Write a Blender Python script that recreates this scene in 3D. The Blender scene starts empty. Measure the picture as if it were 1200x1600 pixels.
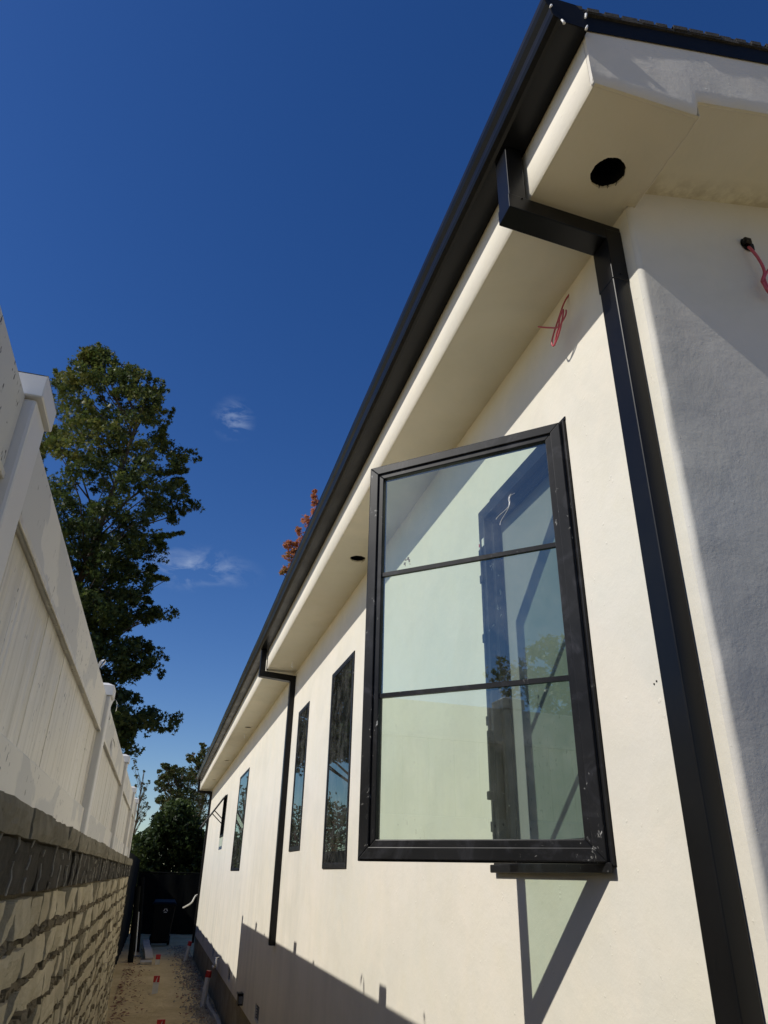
import bpy, math, random
import numpy as np
from mathutils import Matrix, Vector
R = math.radians
sc = bpy.context.scene
C = sc.collection
S = 1.2            # metres per survey unit
GZ = -1.57         # ground level in survey units (camera at the origin)
def W(p): return (S*p[0], S*p[1], S*(p[2]-GZ))

# ------------------------------------------------------------------ camera
cam_data = bpy.data.cameras.new('camera'); cam = bpy.data.objects.new('camera', cam_data); C.objects.link(cam)
cam_data.sensor_fit = 'HORIZONTAL'; cam_data.sensor_width = 36.0; cam_data.lens = 33.33
cam_data.clip_start = 0.02; cam_data.clip_end = 3000
RM = Matrix([[0.9607370584558625, -0.1439695848786573, -0.23718571445060424],
             [-0.27669688124044434, -0.4337619170352293, -0.8574901954201776],
             [0.02057037727869712, 0.8894511554659928, -0.45656708337200796]])
cam.matrix_world = Matrix.Translation(W((0, 0, 0))) @ RM.to_4x4()
sc.camera = cam

# ------------------------------------------------------------------ sky, sun, exposure
SUN = Vector((-1.0, -0.10, 0.875)).normalized()       # towards the sun
elev = math.asin(SUN.z); azim = math.atan2(SUN.x, SUN.y)
world = bpy.data.worlds.new('World'); sc.world = world; world.use_nodes = True
nt = world.node_tree; nt.nodes.clear()
out = nt.nodes.new('ShaderNodeOutputWorld'); bg = nt.nodes.new('ShaderNodeBackground')
sky = nt.nodes.new('ShaderNodeTexSky'); sky.sky_type = 'NISHITA'; sky.sun_disc = False
sky.sun_elevation = elev; sky.sun_rotation = azim
sky.altitude = 300; sky.air_density = 1.0; sky.dust_density = 0.3; sky.ozone_density = 3.0
hs = nt.nodes.new('ShaderNodeHueSaturation'); hs.inputs['Saturation'].default_value = 1.30; hs.inputs['Hue'].default_value = .514; hs.inputs['Value'].default_value = 1.0
nt.links.new(sky.outputs[0], hs.inputs['Color'])
# thin wisps of cloud, placed by direction in the sky
tc = nt.nodes.new('ShaderNodeTexCoord')
nz = nt.nodes.new('ShaderNodeTexNoise'); nz.inputs['Scale'].default_value = 17; nz.inputs['Detail'].default_value = 7; nz.inputs['Distortion'].default_value = 0.5; nz.inputs['Roughness'].default_value = 0.6
mp = nt.nodes.new('ShaderNodeMapping'); mp.inputs['Scale'].default_value = (1.0, 1.0, 2.2); mp.inputs['Rotation'].default_value = (0, R(25), 0)
nt.links.new(tc.outputs['Generated'], mp.inputs[0]); nt.links.new(mp.outputs[0], nz.inputs[0])
def cloud_spot(d, rad, stretch):
    d = Vector(d).normalized()
    sub = nt.nodes.new('ShaderNodeVectorMath'); sub.operation = 'SUBTRACT'; sub.inputs[1].default_value = d
    nt.links.new(tc.outputs['Generated'], sub.inputs[0])
    sm = nt.nodes.new('ShaderNodeVectorMath'); sm.operation = 'MULTIPLY'; sm.inputs[1].default_value = stretch
    nt.links.new(sub.outputs[0], sm.inputs[0])
    ln = nt.nodes.new('ShaderNodeVectorMath'); ln.operation = 'LENGTH'; nt.links.new(sm.outputs[0], ln.inputs[0])
    mr = nt.nodes.new('ShaderNodeMapRange'); mr.interpolation_type = 'SMOOTHSTEP'
    mr.inputs[1].default_value = 0; mr.inputs[2].default_value = rad; mr.inputs[3].default_value = 1; mr.inputs[4].default_value = 0
    nt.links.new(ln.outputs['Value'], mr.inputs[0]); return mr.outputs[0]
spots = [cloud_spot((0.0177, 1, 0.661), .034, (1, 1, .9)), cloud_spot((-0.006, 1, 0.394), .075, (.75, 1, 2.1))]
acc = spots[0]
for sp in spots[1:]:
    a = nt.nodes.new('ShaderNodeMath'); a.operation = 'MAXIMUM'; nt.links.new(acc, a.inputs[0]); nt.links.new(sp, a.inputs[1]); acc = a.outputs[0]
mu = nt.nodes.new('ShaderNodeMath'); mu.operation = 'MULTIPLY'
mr = nt.nodes.new('ShaderNodeMapRange'); mr.inputs[1].default_value = .47; mr.inputs[2].default_value = .78
nt.links.new(nz.outputs['Fac'], mr.inputs[0]); nt.links.new(mr.outputs[0], mu.inputs[0]); nt.links.new(acc, mu.inputs[1])
mx = nt.nodes.new('ShaderNodeMixRGB'); nt.links.new(mu.outputs[0], mx.inputs[0]); nt.links.new(hs.outputs[0], mx.inputs[1])
mx.inputs[2].default_value = (3.9, 4.8, 6.6, 1)
nt.links.new(mx.outputs[0], bg.inputs[0]); bg.inputs[1].default_value = 0.090
nt.links.new(bg.outputs[0], out.inputs[0])

sun_d = bpy.data.lights.new('sun', 'SUN'); sun_d.energy = 3.65; sun_d.angle = R(0.53); sun_d.color = (1.0, 0.955, 0.87)
sun = bpy.data.objects.new('sun', sun_d); C.objects.link(sun); sun.location = (0, 0, 30)
sun.rotation_euler = SUN.to_track_quat('Z', 'Y').to_euler()
sc.view_settings.view_transform = 'Standard'; sc.view_settings.look = 'None'
sc.view_settings.exposure = 0.16; sc.view_settings.gamma = 1.0; sc.view_settings.use_curve_mapping = False
sc.cycles.max_bounces = 12; sc.cycles.diffuse_bounces = 8; sc.cycles.transparent_max_bounces = 16; sc.cycles.caustics_reflective = False
rnd = random.Random(7)

# ------------------------------------------------------------------ materials
class Nt:
    def __init__(s, name):
        s.m = bpy.data.materials.new(name); s.m.use_nodes = True; s.t = s.m.node_tree
        s.b = s.t.nodes['Principled BSDF']; s.o = s.t.nodes['Material Output']; s.co = None
    def n(s, k, **kw):
        x = s.t.nodes.new(k)
        for a, v in kw.items():
            if hasattr(x, a) and a not in ('Scale',): setattr(x, a, v)
        return x
    def l(s, a, b): s.t.links.new(a, b)
    def coord(s, scale=(1, 1, 1), rot=(0, 0, 0)):
        if s.co is None: s.co = s.n('ShaderNodeNewGeometry').outputs['Position']
        m = s.n('ShaderNodeMapping'); m.inputs['Scale'].default_value = scale; m.inputs['Rotation'].default_value = rot
        s.l(s.co, m.inputs[0]); return m.outputs[0]
    def noise(s, scale=5, detail=4, rough=.5, st=(1, 1, 1), dist=0.):
        x = s.n('ShaderNodeTexNoise'); x.inputs['Scale'].default_value = scale; x.inputs['Detail'].default_value = detail
        x.inputs['Roughness'].default_value = rough; x.inputs['Distortion'].default_value = dist
        s.l(s.coord(st), x.inputs[0]); return x.outputs['Fac']
    def rng(s, v, a, b, c=0., d=1.):
        x = s.n('ShaderNodeMapRange'); x.inputs[1].default_value = a; x.inputs[2].default_value = b; x.inputs[3].default_value = c; x.inputs[4].default_value = d
        s.l(v, x.inputs[0]); return x.outputs[0]
    def mul(s, a, b, op='MULTIPLY'):
        x = s.n('ShaderNodeMath'); x.operation = op
        for i, v in enumerate((a, b)):
            if isinstance(v, (int, float)): x.inputs[i].default_value = v
            else: s.l(v, x.inputs[i])
        return x.outputs[0]
    def mix(s, f, a, b):
        x = s.n('ShaderNodeMixRGB')
        for i, v in zip((0, 1, 2), (f, a, b)):
            if isinstance(v, tuple): x.inputs[i].default_value = (*v, 1)
            elif isinstance(v, (int, float)): x.inputs[i].default_value = v
            else: s.l(v, x.inputs[i])
        return x.outputs[0]
    def col(s, v):
        if isinstance(v, tuple): s.b.inputs['Base Color'].default_value = (*v, 1)
        else: s.l(v, s.b.inputs['Base Color'])
    def bump(s, h, strength=.3, dist=.01):
        x = s.n('ShaderNodeBump'); x.inputs['Strength'].default_value = strength; x.inputs['Distance'].default_value = dist
        s.l(h, x.inputs['Height']); s.l(x.outputs[0], s.b.inputs['Normal'])
    def set(s, **k):
        for a, v in k.items(): s.b.inputs[a.replace('_', ' ')].default_value = v
def geo(k): return k

def plain(name, col, rough=.6, metal=0., var=.15, sc_=12, bump=.15, bd=.003, spec=.5):
    m = Nt(name); f = m.noise(sc_, 5, .6)
    d = tuple(c*(1-var) for c in col); e = tuple(min(1, c*(1+var)) for c in col)
    m.col(m.mix(m.rng(f, .3, .7), d, e)); m.set(Roughness=rough, Metallic=metal)
    m.b.inputs['Specular IOR Level'].default_value = spec
    if bump: m.bump(m.noise(sc_*6, 4, .6), bump, bd)
    return m.m

def stucco(name, base=(.72, .688, .592), streaks=True, bumpy=.36, patch=.0, grime=False):
    m = Nt(name)
    a = m.noise(1.1, 6, .62, dist=.4); b = m.noise(4.5, 6, .6, dist=.6)
    c1 = m.mix(m.rng(a, .35, .68), tuple(x*.93 for x in base), (base[0]*1.03, base[1]*1.0, base[2]*1.0))
    c2 = m.mix(m.mul(m.rng(b, .45, .75), .35), c1, (base[0]*.93, base[1]*.90, base[2]*.80))
    p1 = m.noise(1.9, 5, .55, dist=.8); p2 = m.noise(3.4, 4, .6, dist=1.1)
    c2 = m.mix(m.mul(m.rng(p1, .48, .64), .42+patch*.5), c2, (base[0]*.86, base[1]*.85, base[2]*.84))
    c2 = m.mix(m.mul(m.rng(p2, .52, .66), .35), c2, (base[0]*1.05, base[1]*1.0, base[2]*.97))
    if grime:    # brown leak stain along the joint with the gable wall
        sg = m.n('ShaderNodeSeparateXYZ'); m.l(m.coord(), sg.inputs[0])
        k = m.mul(m.rng(sg.outputs[1], 1.27, 1.355), m.rng(m.noise(13, 5, .65), .42, .60)); k = m.mul(k, m.rng(sg.outputs[1], 1.42, 1.40))
        k = m.mul(k, m.rng(sg.outputs[0], 1.16, 1.24)); c2 = m.mix(m.mul(k, .42), c2, (.24, .19, .12))
    if streaks:   # water stains: narrow vertical runs, stronger low on the far half of the wall
        st = m.noise(3.2, 5, .6, st=(1, 1, .07), dist=.25); fine = m.noise(9, 3, .6, st=(1, 1, .05))
        sep = m.n('ShaderNodeSeparateXYZ'); m.l(m.coord(), sep.inputs[0])
        far = m.rng(sep.outputs[1], 3.5, 11, .12, .75); low = m.rng(sep.outputs[2], 3.2, 1.0, .15, 1.)
        k = m.mul(m.mul(m.rng(st, .48, .7), far), low)
        k2 = m.mul(m.mul(m.rng(fine, .5, .72), far), low)
        c2 = m.mix(m.mul(k, .55), c2, (.45, .44, .39)); c2 = m.mix(m.mul(k2, .35), c2, (.50, .45, .34))
    m.col(c2); m.set(Roughness=.78); m.b.inputs['Specular IOR Level'].default_value = .25
    h = m.mul(m.mul(m.noise(5, 7, .60, dist=.15), 1.0), m.mul(m.noise(90, 3, .6), .10), 'ADD')
    h = m.mul(h, m.mul(m.rng(m.noise(38, 3, .5), .70, .76), .25), 'ADD')
    m.bump(h, bumpy, .012)
    return m.m
STUCCO = stucco('cream_stucco')
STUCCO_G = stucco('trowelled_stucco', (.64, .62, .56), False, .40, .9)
STUCCO_S = stucco('soffit_stucco', (.76, .735, .60), False, .25, .25, True)
def metal_black(name, c=.012, rough=.38, scuff=.0):
    m = Nt(name); f = m.noise(2.5, 4, .6)
    col = m.mix(m.rng(f, .35, .7), (c, c, c*1.05), (c*1.7, c*1.7, c*1.8))
    if scuff:
        g = m.noise(46, 6, .7, st=(1, 1, .6), dist=.8); h2 = m.noise(3.3, 3, .6)
        k = m.mul(m.rng(g, .63, .68), m.rng(h2, .46, .58))
        d = m.noise(7, 5, .7, dist=1.0)
        col = m.mix(m.mul(m.rng(d, .52, .75), .35), col, (.10, .10, .115))
        col = m.mix(m.mul(k, scuff), col, (.5, .49, .46))
    m.col(col); m.l(m.rng(f, .3, .7, rough*.85, rough*1.25), m.b.inputs['Roughness'])
    m.b.inputs['Specular IOR Level'].default_value = .22
    m.bump(m.noise(1.8, 3, .5), .12, .01)
    return m.m
GUTTER = metal_black('black_aluminium', .0045, .32)
RAKE = plain('dark_rake_metal', (.008, .008, .008), .55, spec=.12, bump=.05)
FRAME = metal_black('black_window_frame', .0075, .38, .8)
def glass(name, tint, base, gain=.85, rough=0.0):
    m = bpy.data.materials.new(name); m.use_nodes = True; t = m.node_tree; t.nodes.clear()
    o = t.nodes.new('ShaderNodeOutputMaterial'); tr = t.nodes.new('ShaderNodeBsdfTransparent'); tr.inputs[0].default_value = (*tint, 1)
    gl = t.nodes.new('ShaderNodeBsdfGlossy'); gl.inputs['Roughness'].default_value = rough; gl.inputs[0].default_value = (.86, 1, .93, 1)
    lw = t.nodes.new('ShaderNodeLayerWeight'); lw.inputs[0].default_value = .5
    pw = t.nodes.new('ShaderNodeMath'); pw.operation = 'POWER'; pw.inputs[1].default_value = 5; t.links.new(lw.outputs['Facing'], pw.inputs[0])
    ma = t.nodes.new('ShaderNodeMath'); ma.operation = 'MULTIPLY_ADD'; ma.inputs[1].default_value = gain; ma.inputs[2].default_value = base; ma.use_clamp = True
    t.links.new(pw.outputs[0], ma.inputs[0]); mxs = t.nodes.new('ShaderNodeMixShader')
    t.links.new(ma.outputs[0], mxs.inputs[0]); t.links.new(tr.outputs[0], mxs.inputs[1]); t.links.new(gl.outputs[0], mxs.inputs[2])
    ge = t.nodes.new('ShaderNodeNewGeometry'); nn = t.nodes.new('ShaderNodeTexNoise'); nn.inputs['Scale'].default_value = 5; nn.inputs['Detail'].default_value = 9; nn.inputs['Roughness'].default_value = .72
    t.links.new(ge.outputs['Position'], nn.inputs[0]); dr = t.nodes.new('ShaderNodeMapRange'); dr.inputs[1].default_value = .45; dr.inputs[2].default_value = .8; dr.inputs[3].default_value = .012; dr.inputs[4].default_value = .14
    t.links.new(nn.outputs['Fac'], dr.inputs[0]); df = t.nodes.new('ShaderNodeBsdfDiffuse'); df.inputs[0].default_value = (.6, .6, .56, 1); ms2 = t.nodes.new('ShaderNodeMixShader')
    t.links.new(dr.outputs[0], ms2.inputs[0]); t.links.new(mxs.outputs[0], ms2.inputs[1]); t.links.new(df.outputs[0], ms2.inputs[2]); t.links.new(ms2.outputs[0], o.inputs[0]); return m
GLASS_SASH = glass('low_e_glass', (.72, .85, .745), .17)
GLASS_DARK = glass('dark_window_glass', (.42, .46, .44), .16, .75)
def screen_mat():
    m = bpy.data.materials.new('insect_screen_mesh'); m.use_nodes = True; t = m.node_tree; t.nodes.clear()
    o = t.nodes.new('ShaderNodeOutputMaterial'); tr = t.nodes.new('ShaderNodeBsdfTransparent'); d = t.nodes.new('ShaderNodeBsdfDiffuse')
    d.inputs[0].default_value = (.30, .31, .30, 1); x = t.nodes.new('ShaderNodeMixShader'); x.inputs[0].default_value = .72
    t.links.new(tr.outputs[0], x.inputs[1]); t.links.new(d.outputs[0], x.inputs[2]); t.links.new(x.outputs[0], o.inputs[0]); return m
SCREEN = screen_mat()
DRYWALL = plain('interior_drywall', (.42, .41, .39), .9)
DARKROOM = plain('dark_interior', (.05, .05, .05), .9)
def vinyl():
    m = Nt('cream_vinyl'); st = m.noise(16, 4, .6, st=(1, 1, .06)); a = m.noise(1.5, 4, .55, dist=.5)
    c = m.mix(m.rng(a, .35, .7), (.68, .64, .54), (.76, .725, .64))
    c = m.mix(m.mul(m.rng(st, .48, .66), .75), c, (.47, .44, .36)); c = m.mix(m.mul(m.rng(m.noise(34, 3, .6, st=(1, 1, .04)), .52, .68), .5), c, (.50, .47, .39))
    sp = m.noise(75, 2, .5, st=(1, 1, .45)); cl = m.noise(3.2, 3, .6)
    c = m.mix(m.mul(m.rng(sp, .68, .71), m.rng(cl, .45, .58)), c, (.04, .035, .03))
    m.col(c); m.set(Roughness=.30)
    m.bump(m.mul(m.mul(m.noise(13, 3, .6, st=(1, 1, .05)), 1.), m.mul(m.noise(5, 2, .5, st=(1, 1, .3)), .6), 'ADD'), .55, .012); return m.m
def vinyl_rail():
    m = Nt('overspray_vinyl'); a = m.noise(2.1, 4, .5, st=(1, 1, 1.6), dist=.3)
    c = m.mix(m.rng(a, .50, .52), (.75, .725, .65), (.58, .575, .545))
    sp = m.noise(75, 2, .5, st=(1, 1, .45)); cl = m.noise(3.2, 3, .6)
    c = m.mix(m.mul(m.rng(sp, .67, .70), m.rng(cl, .42, .55)), c, (.04, .035, .03))
    m.col(c); m.set(Roughness=.45); m.bump(m.rng(a, .50, .52), .25, .003); return m.m
VINYL = vinyl(); VRAIL = vinyl_rail(); VPOST = plain('white_vinyl_post', (.70, .69, .66), .35, var=.05, sc_=3, bump=.05)
def block_mat(name, c1, c2, sc_=14):
    m = Nt(name); a = m.noise(sc_, 6, .7, dist=.5); b = m.noise(2.3, 4, .6)
    c = m.mix(m.rng(a, .3, .72), c1, c2); c = m.mix(m.mul(m.rng(b, .4, .65), .6), c, tuple(x*.62 for x in c1))
    m.col(c); m.set(Roughness=.95); m.b.inputs['Specular IOR Level'].default_value = .1
    m.bump(m.noise(70, 6, .75), .9, .012); return m.m
CAPB = block_mat('rough_grey_cap_block', (.22, .20, .145), (.38, .35, .27))
SOLD = block_mat('dark_block_course', (.055, .052, .044), (.13, .12, .10), 20)
JOINT = block_mat('pale_joint_mortar', (.34, .32, .27), (.52, .49, .42), 25)
BRICK = block_mat('dusty_slumped_brick', (.52, .455, .31), (.68, .61, .44), 6)
MORT = block_mat('crumbly_mortar', (.15, .125, .08), (.30, .255, .175), 22)
CONC = block_mat('foundation_concrete', (.28, .24, .16), (.40, .35, .25), 5)
def dirt_mat():
    m = Nt('trodden_dirt'); a = m.noise(.9, 8, .62, dist=.4); b = m.noise(11, 6, .7)
    c = m.mix(m.rng(a, .35, .65), (.52, .39, .20), (.68, .53, .29)); c = m.mix(m.mul(m.rng(b, .5, .75), .55), c, (.33, .245, .14))
    m.col(c); m.set(Roughness=1.); m.b.inputs['Specular IOR Level'].default_value = .05
    m.bump(m.noise(9, 8, .7), .8, .05); return m.m
DIRT = dirt_mat()
PEBBLE = plain('gravel_stone', (.36, .31, .23), .9, var=.5, sc_=9)
LITTER = plain('dry_leaf', (.24, .10, .055), .8, var=.5, sc_=6)
SHINGLE = plain('asphalt_shingle', (.035, .033, .03), .95, var=.4, sc_=30, bump=.8, bd=.01)
WHITEP = plain('white_pvc', (.66, .64, .58), .5, var=.08)
REDP = plain('red_tape', (.50, .03, .025), .5, var=.1)
WIRE = plain('red_wire', (.45, .07, .09), .4, var=.1)
WCABLE = plain('white_cable', (.62, .6, .54), .5)
BLACKF = plain('black_windscreen_fabric', (.006, .0065, .006), .95, var=.3, sc_=3, spec=.1)
BIN = plain('black_bin_plastic', (.005, .005, .005), .6, var=.2, spec=.15)
PLANKM = plain('weathered_plank', (.42, .38, .31), .8, var=.2, sc_=7)
HOLE = plain('black_hole_lining', (.006, .005, .004), .9)
MESHG = plain('grey_vent_mesh', (.16, .165, .17), .7, var=.2, sc_=40)
BARK = plain('tree_bark', (.085, .068, .05), .95, var=.4, sc_=10, bump=.8, bd=.02)
FILM = plain('clear_plastic_film', (.75, .75, .74), .3, var=.05)
def leaf_mat(name, cols, trans=.38):
    m = Nt(name); at = m.n('ShaderNodeAttribute'); at.attribute_name = 'tone'
    cr = m.n('ShaderNodeValToRGB'); e = cr.color_ramp.elements
    while len(e) < len(cols): e.new(.5)
    for i, (p, c) in enumerate(cols): e[i].position = p; e[i].color = (*c, 1)
    m.l(at.outputs['Fac'], cr.inputs[0]); m.l(cr.outputs[0], m.b.inputs['Base Color']); m.set(Roughness=.48)
    m.b.inputs['Specular IOR Level'].default_value = .22
    t = m.n('ShaderNodeBsdfTranslucent'); m.l(cr.outputs[0], t.inputs[0]); x = m.n('ShaderNodeMixShader'); x.inputs[0].default_value = trans
    m.l(m.b.outputs[0], x.inputs[1]); m.l(t.outputs[0], x.inputs[2]); m.l(x.outputs[0], m.o.inputs[0]); return m.m
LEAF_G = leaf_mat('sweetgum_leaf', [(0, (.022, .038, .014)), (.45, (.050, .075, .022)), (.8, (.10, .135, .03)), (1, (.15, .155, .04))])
LEAF_R = leaf_mat('red_autumn_leaf', [(0, (.42, .14, .08)), (.5, (.52, .23, .12)), (.85, (.40, .24, .09)), (1, (.16, .17, .05))])
LEAF_M = leaf_mat('turning_leaf', [(0, (.035, .055, .018)), (.45, (.075, .095, .028)), (.7, (.13, .10, .04)), (1, (.20, .065, .045))])
LEAF_H = leaf_mat('hedge_leaf', [(0, (.02, .035, .012)), (.7, (.045, .07, .02)), (1, (.10, .14, .035))])

# ------------------------------------------------------------------ mesh helpers
class MB:
    def __init__(s): s.v = []; s.f = []
    def add(s, vs, fs):
        k = len(s.v); s.v += [tuple(p) for p in vs]; s.f += [tuple(i+k for i in f) for f in fs]; return s
    def box(s, x0, x1, y0, y1, z0, z1):
        return s.add([(x0,y0,z0),(x1,y0,z0),(x1,y1,z0),(x0,y1,z0),(x0,y0,z1),(x1,y0,z1),(x1,y1,z1),(x0,y1,z1)],
                     [(0,3,2,1),(4,5,6,7),(0,1,5,4),(1,2,6,5),(2,3,7,6),(3,0,4,7)])
    def hexa(s, p):   # 8 points, order as in box
        return s.add(p, [(0,3,2,1),(4,5,6,7),(0,1,5,4),(1,2,6,5),(2,3,7,6),(3,0,4,7)])
    def prism_y(s, poly, y0, y1):
        n = len(poly); vs = [(x, y0, z) for x, z in poly]+[(x, y1, z) for x, z in poly]
        return s.add(vs, [tuple(range(n))[::-1] if 0 else tuple(range(n)), tuple(range(2*n-1, n-1, -1))]+[(i, i+n, (i+1) % n+n, (i+1) % n) for i in range(n)])
    def tube(s, pts, r, n=8, r2=None):
        pts = [Vector(p) for p in pts]; rings = []; up = Vector((.13, .27, 1)).normalized()
        for i, p in enumerate(pts):
            d = (pts[min(i+1, len(pts)-1)]-pts[max(i-1, 0)]).normalized()
            a = d.cross(up)
            if a.length < .05: a = d.cross(Vector((1, .2, 0)))
            a.normalize(); b = d.cross(a); t = i/(len(pts)-1); rr = r if r2 is None else r+(r2-r)*t
            rings.append([p+a*(rr*math.cos(2*math.pi*k/n))+b*(rr*math.sin(2*math.pi*k/n)) for k in range(n)])
        vs = [q for g in rings for q in g]; fs = []
        for i in range(len(pts)-1):
            for k in range(n): fs.append((i*n+k, i*n+(k+1) % n, (i+1)*n+(k+1) % n, (i+1)*n+k))
        fs += [tuple(range(n))[::-1], tuple(range((len(pts)-1)*n, len(pts)*n))]
        return s.add(vs, fs)
def wp(o):
    return Vector(o['_w'])
def link(name, mb, mat, parent=None, base=None, bevel=0, smooth=False, seg=1):
    """links one mesh object; vertices given in survey units; origin at base (top level) or at the parent's origin"""
    me = bpy.data.meshes.new(name)
    org = Vector(W(base)) if base is not None else (ORG[parent.name] if parent is not None else Vector((0, 0, 0)))
    me.from_pydata([tuple(Vector(W(p))-org) for p in mb.v], [], mb.f); me.validate(); 
    me.materials.append(mat)
    o = bpy.data.objects.new(name, me); C.objects.link(o)
    if parent is not None:
        o.parent = parent; o.location = org-ORG[parent.name]
    else: o.location = org
    ORG[o.name] = org
    if smooth:
        for p in me.polygons: p.use_smooth = True
    if bevel:
        b = o.modifiers.new('bevel', 'BEVEL'); b.width = bevel*S; b.segments = seg; b.limit_method = 'ANGLE'; b.angle_limit = R(40)
    return o
ORG = {}
def tag(o, label=None, cat=None, group=None, kind=None):
    for k, v in (('label', label), ('category', cat), ('group', group), ('kind', kind)):
        if v: o[k] = v
    return o
def thing(name, label, cat, base, group=None):
    o = bpy.data.objects.new(name, None); C.objects.link(o); o.location = W(base); o.empty_display_size = .2
    ORG[o.name] = Vector(W(base)); return tag(o, label, cat, group)
def noise1(t, seed=0, amp=1.):
    return amp*(math.sin(t*3.1+seed)*.5+math.sin(t*7.7+seed*2.3)*.3+math.sin(t*17.3+seed*5.1)*.2)

# ================================================================== SETTING
g = MB(); 
gx = [-900, -60, -8, -3]+[-1+.12*i for i in range(20)]+[1.5, 8, 60, 900]
gy = [-900, -60, -8, 0]+[4+.2*i for i in range(110)]+[27, 40, 120, 900]
for y in gy:
    for x in gx:
        h = 0
        if -1.2 < x < 1.4 and 3 < y < 26.2: h = .012*noise1(x*2.1+y*.7, 1)+.010*noise1(y*1.9-x, 4)
        g.v.append((x, y, GZ+h))
nx = len(gx)
g.f = [(j*nx+i, j*nx+i+1, (j+1)*nx+i+1, (j+1)*nx+i) for j in range(len(gy)-1) for i in range(nx-1)]
tag(link('ground', g, DIRT, smooth=True), kind='structure', label='bare tan dirt ground of the side yard')

# gravel strip by the foundation and leaf litter by the block wall
gr = MB(); rr = random.Random(3)
for i in range(3600):
    y = 7.5+rr.random()**1.5*13; x = 1.02-abs(rr.gauss(0, .16)); r = rr.uniform(.008, .022)
    if x > 1.0 or x < .45: continue
    z = GZ+r*.25; a = rr.random()*6.3; q = []
    for k in range(5):
        t = a+k*1.2566+rr.uniform(-.2, .2); q.append((x+r*math.cos(t), y+r*math.sin(t), z-r*.4))
    t2 = [(x+.55*(p[0]-x)+r*rr.uniform(-.1, .1), y+.55*(p[1]-y), z+r*rr.uniform(.3, .9)) for p in q]
    gr.add(q+t2, [(5, 6, 7, 8, 9)]+[(k, (k+1) % 5, (k+1) % 5+5, k+5) for k in range(5)])
tag(link('gravel', gr, PEBBLE), kind='stuff', label='dark grey gravel strewn along the foundation', cat='gravel')
lt = MB()
for i in range(700):
    y = 7.5+rr.random()*12.5
    x = -.28+abs(rr.gauss(0, .17)) if rr.random() < .72 else rr.uniform(.55, 1.0)
    if x > 1: continue
    r = rr.uniform(.015, .035); a = rr.random()*6.3; tl = rr.uniform(-.5, .5); q = []
    for k in range(6):
        rad = r*(1 if k % 2 == 0 else .5); t = a+k*1.047
        q.append((x+rad*math.cos(t), y+rad*math.sin(t), GZ+.018+rad*math.sin(t+1)*tl+rr.random()*.012))
    lt.add(q, [(0, 1, 2, 3, 4, 5)])
tag(link('leaf_litter', lt, LITTER), kind='stuff', label='dry reddish fallen leaves scattered on the dirt', cat='leaves')

# ================================================================== HOUSE
XW = 1.0; YC = 1.14; YE = 17.9; ZB = -1.163; ZS = 1.68; XF = .726; YG = .861; XR = 8.0
house = thing('house', 'long single storey house with cream stucco walls and a black gutter', 'house', (XW, YC, GZ))
wins = {'w1': (1.575, 2.235, .03, 1.245), 'w2': (4.21, 4.85, .035, 1.25), 'w3': (5.71, 6.19, .16, 1.245),
        'w4': (9.9, 11.05, .03, 1.24), 'w5': (13.05, 13.78, .54, 1.19)}
def wall_holes(y0, y1, z0, z1, holes, x0, x1, pre=(), name='wall'):
    ys = sorted({y0, y1, *[h[0] for h in holes], *[h[1] for h in holes]}); zs = sorted({z0, z1, *[h[2] for h in holes], *[h[3] for h in holes]})
    mb = MB()
    for i in range(len(ys)-1):
        for j in range(len(zs)-1):
            yc = (ys[i]+ys[i+1])/2; zc = (zs[j]+zs[j+1])/2
            if any(h[0] < yc < h[1] and h[2] < zc < h[3] for h in holes): continue
            a, b, c, d = ys[i], ys[i+1], zs[j], zs[j+1]
            mb.add([(x0, a, c), (x0, b, c), (x0, b, d), (x0, a, d)], [(0, 1, 2, 3)])
            mb.add([(x1, a, c), (x1, b, c), (x1, b, d), (x1, a, d)], [(3, 2, 1, 0)])
    for a, b, c, d in holes:
        mb.add([(x0, a, c), (x1, a, c), (x1, b, c), (x0, b, c), (x0, a, d), (x1, a, d), (x1, b, d), (x0, b, d)],
               [(0, 1, 2, 3), (4, 7, 6, 5), (0, 4, 5, 1), (3, 2, 6, 7)])
    return mb
vents_y = [(7.14, 7.40), (9.77, 10.0), (12.4, 12.62), (14.9, 15.12), (17.15, 17.38)]
holes = list(wins.values())+[(a, b, -1.10, -.985) for a, b in vents_y]
RC = .014
wm = wall_holes(YC+RC, YE, ZB, 1.70, holes, XW, XW+.12)
wm.add([(XW, YC+RC, ZB), (XW+.12, YC+RC, ZB), (XW+.12, YE, ZB), (XW, YE, ZB)], [(0, 3, 2, 1)])
link('wall', wm, STUCCO, house)
# gable wall with a softly rounded, hand-trowelled corner
gm = MB(); NZ = 150; prof = []
for i in range(NZ+1):
    z = ZB+(1.86-ZB)*i/NZ; w = noise1(z*2.2, 2, .0035)+noise1(z*9, 7, .0012); ring = []
    for k in range(7):
        t = math.pi/2*k/6; ring.append((XW+(RC+w*.5)*(1-math.cos(t))+(0 if k == 0 else w*.6*math.sin(t)), YC+RC-(RC)*math.sin(t)+(0 if k == 0 else w*math.sin(t)), min(z, 1.70) if k == 0 else z))
    ring.append((XW+.05, YC+w*.4, z)); ring.append((XW+.14, YC, z)); prof.append(ring)
n = len(prof[0])
for ring in prof: gm.v += ring
for i in range(NZ):
    for k in range(n-1): gm.f.append((i*n+k, i*n+k+1, (i+1)*n+k+1, (i+1)*n+k))
top = lambda x: 1.735+.22*(x-1.08)+.12
xs = [XW+.14, 2.5, 4.5, 6.5, XR]
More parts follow.
